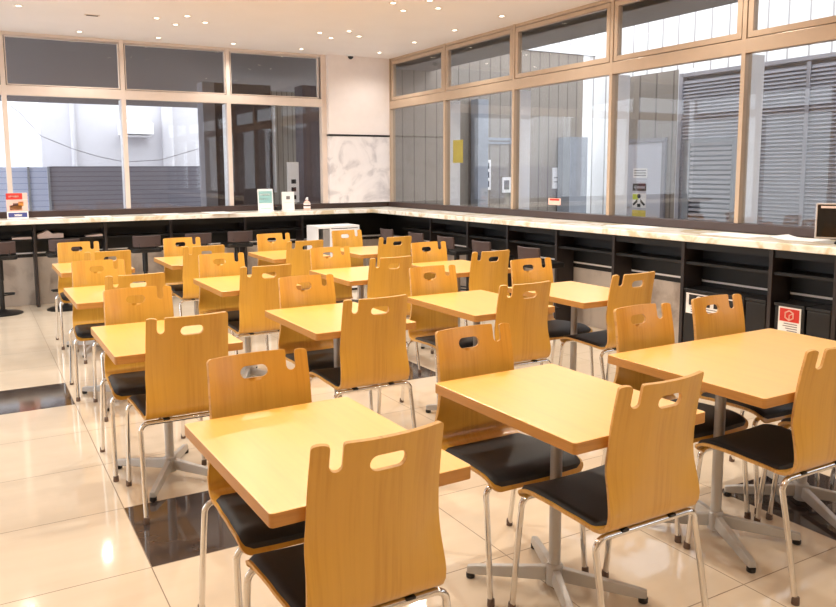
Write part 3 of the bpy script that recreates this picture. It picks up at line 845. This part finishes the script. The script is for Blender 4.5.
m = MB(); m.prism([(0, 0), (-.5, .02), (-.5, .26), (0, .36)], -.34, .33, axes='yzx'); m.build('cover', M['ext_bright'], t, bevel=.02)
m = MB(); m.box(-.30, .29, -.45, -.05, -.03, -.001); m.build('underside_grille', M['ext_white'], t)
m = MB()
m.tube([(-4.85, 5, 2.86), (-4.629, 5.0, 2.684), (-4.454, 5.0, 2.539), (-4.149, 5.0, 2.155), (-3.645, 5.0, 1.937), (-3.202, 5.0, 1.798), (-2.775, 5.0, 1.709), (-2.148, 5.0, 1.747), (-1.295, 5.0, 1.997), (-.6, 5, 2.4)], .006, 6); tag(m.build('overhead_power_cord', M['ext_grey']), 'thin sagging cable in front of the white building', 'cable')
t = thing('slat_fence', 'grey horizontal slat fence outside the back windows', 'fence', (0, 6.2, 0))
m = MB(); m.box(-3.94, -.9, 0, .05, OUTZ, 1.645); m.build('slats', M['fence'], t)
for x in (-2.9, -1.9):
    m = MB(); m.box(x, x + .05, .051, .1, OUTZ, 1.64); m.build('post', M['ext_grey'], t)
t = thing('blue_sheet_fence', 'pale blue ribbed sheet fence at the left outside', 'fence', (0, 6.2, 0))
m = MB(); m.box(-8.5, -3.99, 0, .05, OUTZ, 1.63); m.build('sheets', M['blue_sheet'], t)
for x in (-5.4, -4.33, -3.985):
    m = MB(); m.box(x, x + .04, -.04, -.001, OUTZ, 1.64); m.build('post', M['bluegrey'], t)
struct('column_outside_grey', (-2.33, -2.16, 1.2, 1.5, OUTZ, 2.78), M['ext_grey'])
struct('wall_outside_dark', (-2.155, -1.30, 1.25, 1.45, OUTZ, 2.78), M['ext_dark'], 'dark brown wall outside the back window')
struct('column_outside_white', (-1.29, -1.265, 1.18, 1.45, 1.2, 2.6), M['ext_bright'])
struct('wall_outside_cream', (-1.3, -.3, 2.0, 2.1, OUTZ, 2.78), M['cream_siding'], 'cream ribbed siding seen beside the corner pillar')
struct('column_outside_brown', (-.90, -.45, 1.0, 1.3, OUTZ, 2.78), M['ext_brown'])
t = thing('outdoor_notice_board', 'narrow white notice board outside behind the white notice stand', 'notice board', (-1.33, .35, 0))
m = MB(); m.box(-.085, .085, -.01, .01, 1.08, 1.64); m.build('board', M['white'], t)
for z in (1.37, 1.26, 1.15):
    m = MB(); m.box(-.03, .04, -.0125, -.0102, z - .03, z + .03); m.build('symbol', M['ink'], t)
m = MB(); m.box(-.02, .02, .011, .04, OUTZ, 1.6); m.build('post', M['ext_grey'], t)

# ------------------------------------------------------------------ outside, right side
struct('added_eave_left', (X0 - 1.9, X0 - .25, -7.5, 1.5, 2.95, 3.05), M['soffit'])  # unseen eave, added to cut the sky light through the left glazing
struct('roof_right', (.07, .90, -15, .9, 3.0, 3.1), M['soffit'], 'grey eave soffit outside the right windows')
struct('roof_right_edge', (.075, .3, -15, .06, 3.0, 3.4), M['soffit'])
struct('wall_outside_sheet', (4.2, 4.3, -16, 6, OUTZ, 6.0), M['white_sheet'], 'bright white corrugated sheet wall beyond the yard')
struct('wall_outside_siding', (.25, 3.95, .3, .4, OUTZ, 3.44), M['siding_x'], 'tall brown ribbed siding wall across the yard end')
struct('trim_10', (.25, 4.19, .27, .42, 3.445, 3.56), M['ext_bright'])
struct('wall_outside_siding_low', (2.0, 2.12, -3.46, -2.42, OUTZ, 2.655), M['siding'], 'lower brown ribbed siding wall around the grey door')
struct('trim_11', (1.97, 2.14, -3.53, -3.462, OUTZ, 2.67), M['ext_bright'])
d = thing('door_1', 'pale grey steel door with yellow notices outside the right windows', None, kind='structure')
m = MB(); m.box(1.975, 1.999, -3.25, -2.575, -.2, 1.83); m.build('leaf', M['door'], d)
m = MB(); m.box(1.965, 1.999, -3.30, -3.251, -.2, 1.88); m.box(1.965, 1.999, -2.574, -2.53, -.2, 1.88); m.box(1.965, 1.999, -3.25, -2.575, 1.831, 1.88); m.build('frame', M['ext_grey'], d)
m = MB(); m.lathe([(.02, 0), (.02, .05)], (1.955, -2.66, 1.05), 12); m.box(1.95, 1.97, -2.76, -2.64, 1.02, 1.04); m.build('handle', M['silver'], d)
XF = (1.9705, 1.9745)
def sign(nm, ya, yb, z0, z1, mat, parent=d):
    q = MB(); q.box(*XF, yb, ya, z0, z1); return q.build(nm, M[mat], parent)
s1 = sign('white_notice', -2.80, -3.03, 1.40, 1.52, 'paper')
for z in (1.485, 1.455, 1.425):
    q = MB(); q.box(1.9685, 1.9704, -3.01, -2.82, z, z + .012); q.build('print_line', M['greyink'], s1)
s2 = sign('arrow_sign', -2.80, -3.02, 1.24, 1.33, 'ink')
q = MB(); q.prism([(-2.815, 1.285), (-2.85, 1.305), (-2.85, 1.265)], 1.9685, 1.9704, axes='yzx'); q.box(1.9685, 1.9704, -3.0, -2.865, 1.27, 1.30); q.build('arrow_mark', M['bluegrey'], s2)
s3 = sign('safety_notice', -2.80, -3.02, 1.03, 1.21, 'paper')
q = MB(); q.prism([(-2.91 + .028 * math.cos(a), 1.175 + .028 * math.sin(a)) for a in [2 * PI * i / 14 for i in range(14)]], 1.967, 1.9704, axes='yzx')
q.prism([(-2.885, 1.14), (-2.81, 1.075), (-2.825, 1.055), (-2.885, 1.10)], 1.967, 1.9704, axes='yzx'); q.prism([(-2.935, 1.14), (-2.935, 1.10), (-2.995, 1.055), (-3.01, 1.075)], 1.967, 1.9704, axes='yzx')
q.prism([(-2.885, 1.08), (-2.885, 1.04), (-2.935, 1.04), (-2.935, 1.08)], 1.967, 1.9704, axes='yzx'); q.build('figure_symbol', M['ink'], s3)
q = MB(); q.box(1.9688, 1.9704, -2.90, -2.805, 1.13, 1.2); q.build('lime_patch', M['lime'], s3)
sign('yellow_notice', -2.80, -3.02, .90, 1.0, 'yellow')
# louvred screen
t = thing('louvre_screen', 'grey louvred metal screen outside the right windows', 'louvre screen', (1.6, 0, 0))
m = MB()
z = OUTZ; 
while z < 2.46:
    m.add([(0, -9.5, z), (0, -3.85, z), (.022, -3.85, z + .036), (.022, -9.5, z + .036), (.004, -9.5, z - .004), (.004, -3.85, z - .004), (.026, -3.85, z + .032), (.026, -9.5, z + .032)],
          [(0, 1, 2, 3), (7, 6, 5, 4), (0, 1, 5, 4), (2, 3, 7, 6), (1, 2, 6, 5), (3, 0, 4, 7)])
    z += .037
m.build('blades', M['louver'], t)
m = MB(); m.box(.06, .07, -9.5, -3.85, OUTZ, 2.5); m.build('backing', M['louver_back'], t)
m = MB(); m.box(-.01, .075, -9.5, -3.84, 2.50, 2.54); m.box(-.01, .075, -3.849, -3.80, OUTZ, 2.54); m.build('frame', M['louver'], t)
for y in (-5.3, -6.7, -8.1):
    m = MB(); m.box(-.008, -.001, y - .02, y + .02, OUTZ, 2.49); m.build('post', M['louver'], t)
t = thing('louvre_door', 'small framed grey louvred door in the metal screen', 'door', (1.55, 0, 0))
m = MB(); m.box(-.01, .03, -4.62, -3.94, 1.78, 1.82); m.box(-.01, .03, -4.02, -3.94, OUTZ, 1.78); m.box(-.01, .03, -4.62, -4.55, OUTZ, 1.78); m.build('frame', M['bluegrey'], t)
m = MB(); z = OUTZ
while z < 1.76:
    m.box(0, .02, -4.549, -4.021, z, z + .03); z += .05
m.build('blades', M['louver'], t)
# boards and posts built as solid stand-ins for room reflections in the glass
def reflection_board(label, x0, x1, z0, z1, marks, mt='paper'):
    t = thing('reflection_board', label, 'notice', (0, .298, 0))
    m = MB(); m.box(x0, x1, -.02, 0, z0, z1); m.build('board', M[mt], t)
    for a, b, c, e, k in marks:
        q = MB(); q.box(x0 + a * (x1 - x0), x0 + b * (x1 - x0), -.023, -.0205, z0 + c * (z1 - z0), z0 + e * (z1 - z0)); q.build('print', M[k], t)
reflection_board('tall white board with dark marks, imitating a reflection in the window', 1.84, 2.02, 1.2, 1.68, [(.2, .8, .7, .9, 'ink'), (.2, .8, .4, .6, 'ink'), (.2, .8, .1, .3, 'ink')])
reflection_board('small square board imitating a reflection in the right windows', 2.25, 2.42, 1.15, 1.4, [(.2, .8, .2, .8, 'greyink')])
reflection_board('white board imitating a window reflection, at the right of the siding wall', 3.30, 3.58, 1.2, 1.55, [(.1, .9, .3, .34, 'greyink'), (.1, .9, .5, .54, 'greyink')])
reflection_board('long pale blue board imitating a window reflection, on the siding wall', 1.85, 2.75, 1.93, 2.03, [(.05, .6, .3, .6, 'greyink')], 'bluegrey')
struct('reflection_column_pale', (1.61, 1.80, .05, .25, OUTZ, 2.6), M['bluegrey'])  # solid column imitating a pale reflection in the pane
struct('reflection_column_blue', (3.38, 3.76, -.05, .25, OUTZ, 2.05), M['bluegrey'])  # likewise a reflection modelled as a column
t = thing('yellow_poster', 'yellow poster stuck on the window next to the corner', 'poster', (.0005, 0, 0))
m = MB(); m.box(.014, .016, -1.90, -1.68, 1.60, 1.88); m.build('sheet', M['yellow'], t)
t = thing('red_white_sticker', 'small red and white sticker low on the third right window', 'sticker', (.0005, 0, 0))
m = MB(); m.box(-.001, .001, -3.72, -3.53, 1.14, 1.21); m.build('sheet', M['pink'], t)
m = MB(); m.box(-.0022, -.0011, -3.70, -3.55, 1.185, 1.205); m.build('red_band', M['red'], t)

# ------------------------------------------------------------------ world, camera
w = bpy.data.worlds.new('sky'); SC.world = w; w.use_nodes = True
nt = w.node_tree; bg = nt.nodes['Background']
bg.inputs[0].default_value = (.93, .96, 1, 1); bg.inputs[1].default_value = 4.4

cd = bpy.data.cameras.new('camera'); cam = bpy.data.objects.new('camera', cd); COL.objects.link(cam); SC.camera = cam
rr = Vector((0.8722562016900284, -0.48900872015587943, -0.00629207634991237)); uu = Vector((0.06265098399564178, 0.09897359006659996, 0.9931158455455771)); ff = Vector((0.48501955921144274, 0.8666456600484637, -0.1169672052393337))
cam.matrix_world = Matrix(((rr.x, uu.x, -ff.x, -5.294710676948784), (rr.y, uu.y, -ff.y, -9.800514060695331), (rr.z, uu.z, -ff.z, 1.4832727380905475), (0, 0, 0, 1)))
cd.sensor_fit = 'HORIZONTAL'; cd.sensor_width = 36; cd.lens = 766.0396 / 836 * 36
cd.shift_x = (418 - 400.42) / 836; cd.shift_y = -(303.5 - 262.907) / 836
cd.clip_start = .05; cd.clip_end = 200

SC.view_settings.view_transform = 'Standard'; SC.view_settings.look = 'None'; SC.view_settings.gamma = 1; SC.view_settings.use_curve_mapping = False
SC.view_settings.exposure = -0.28
c = SC.cycles
c.use_denoising = True; c.max_bounces = 10; c.diffuse_bounces = 5; c.glossy_bounces = 5; c.transparent_max_bounces = 24
c.caustics_reflective = False; c.caustics_refractive = False; c.sample_clamp_indirect = 6
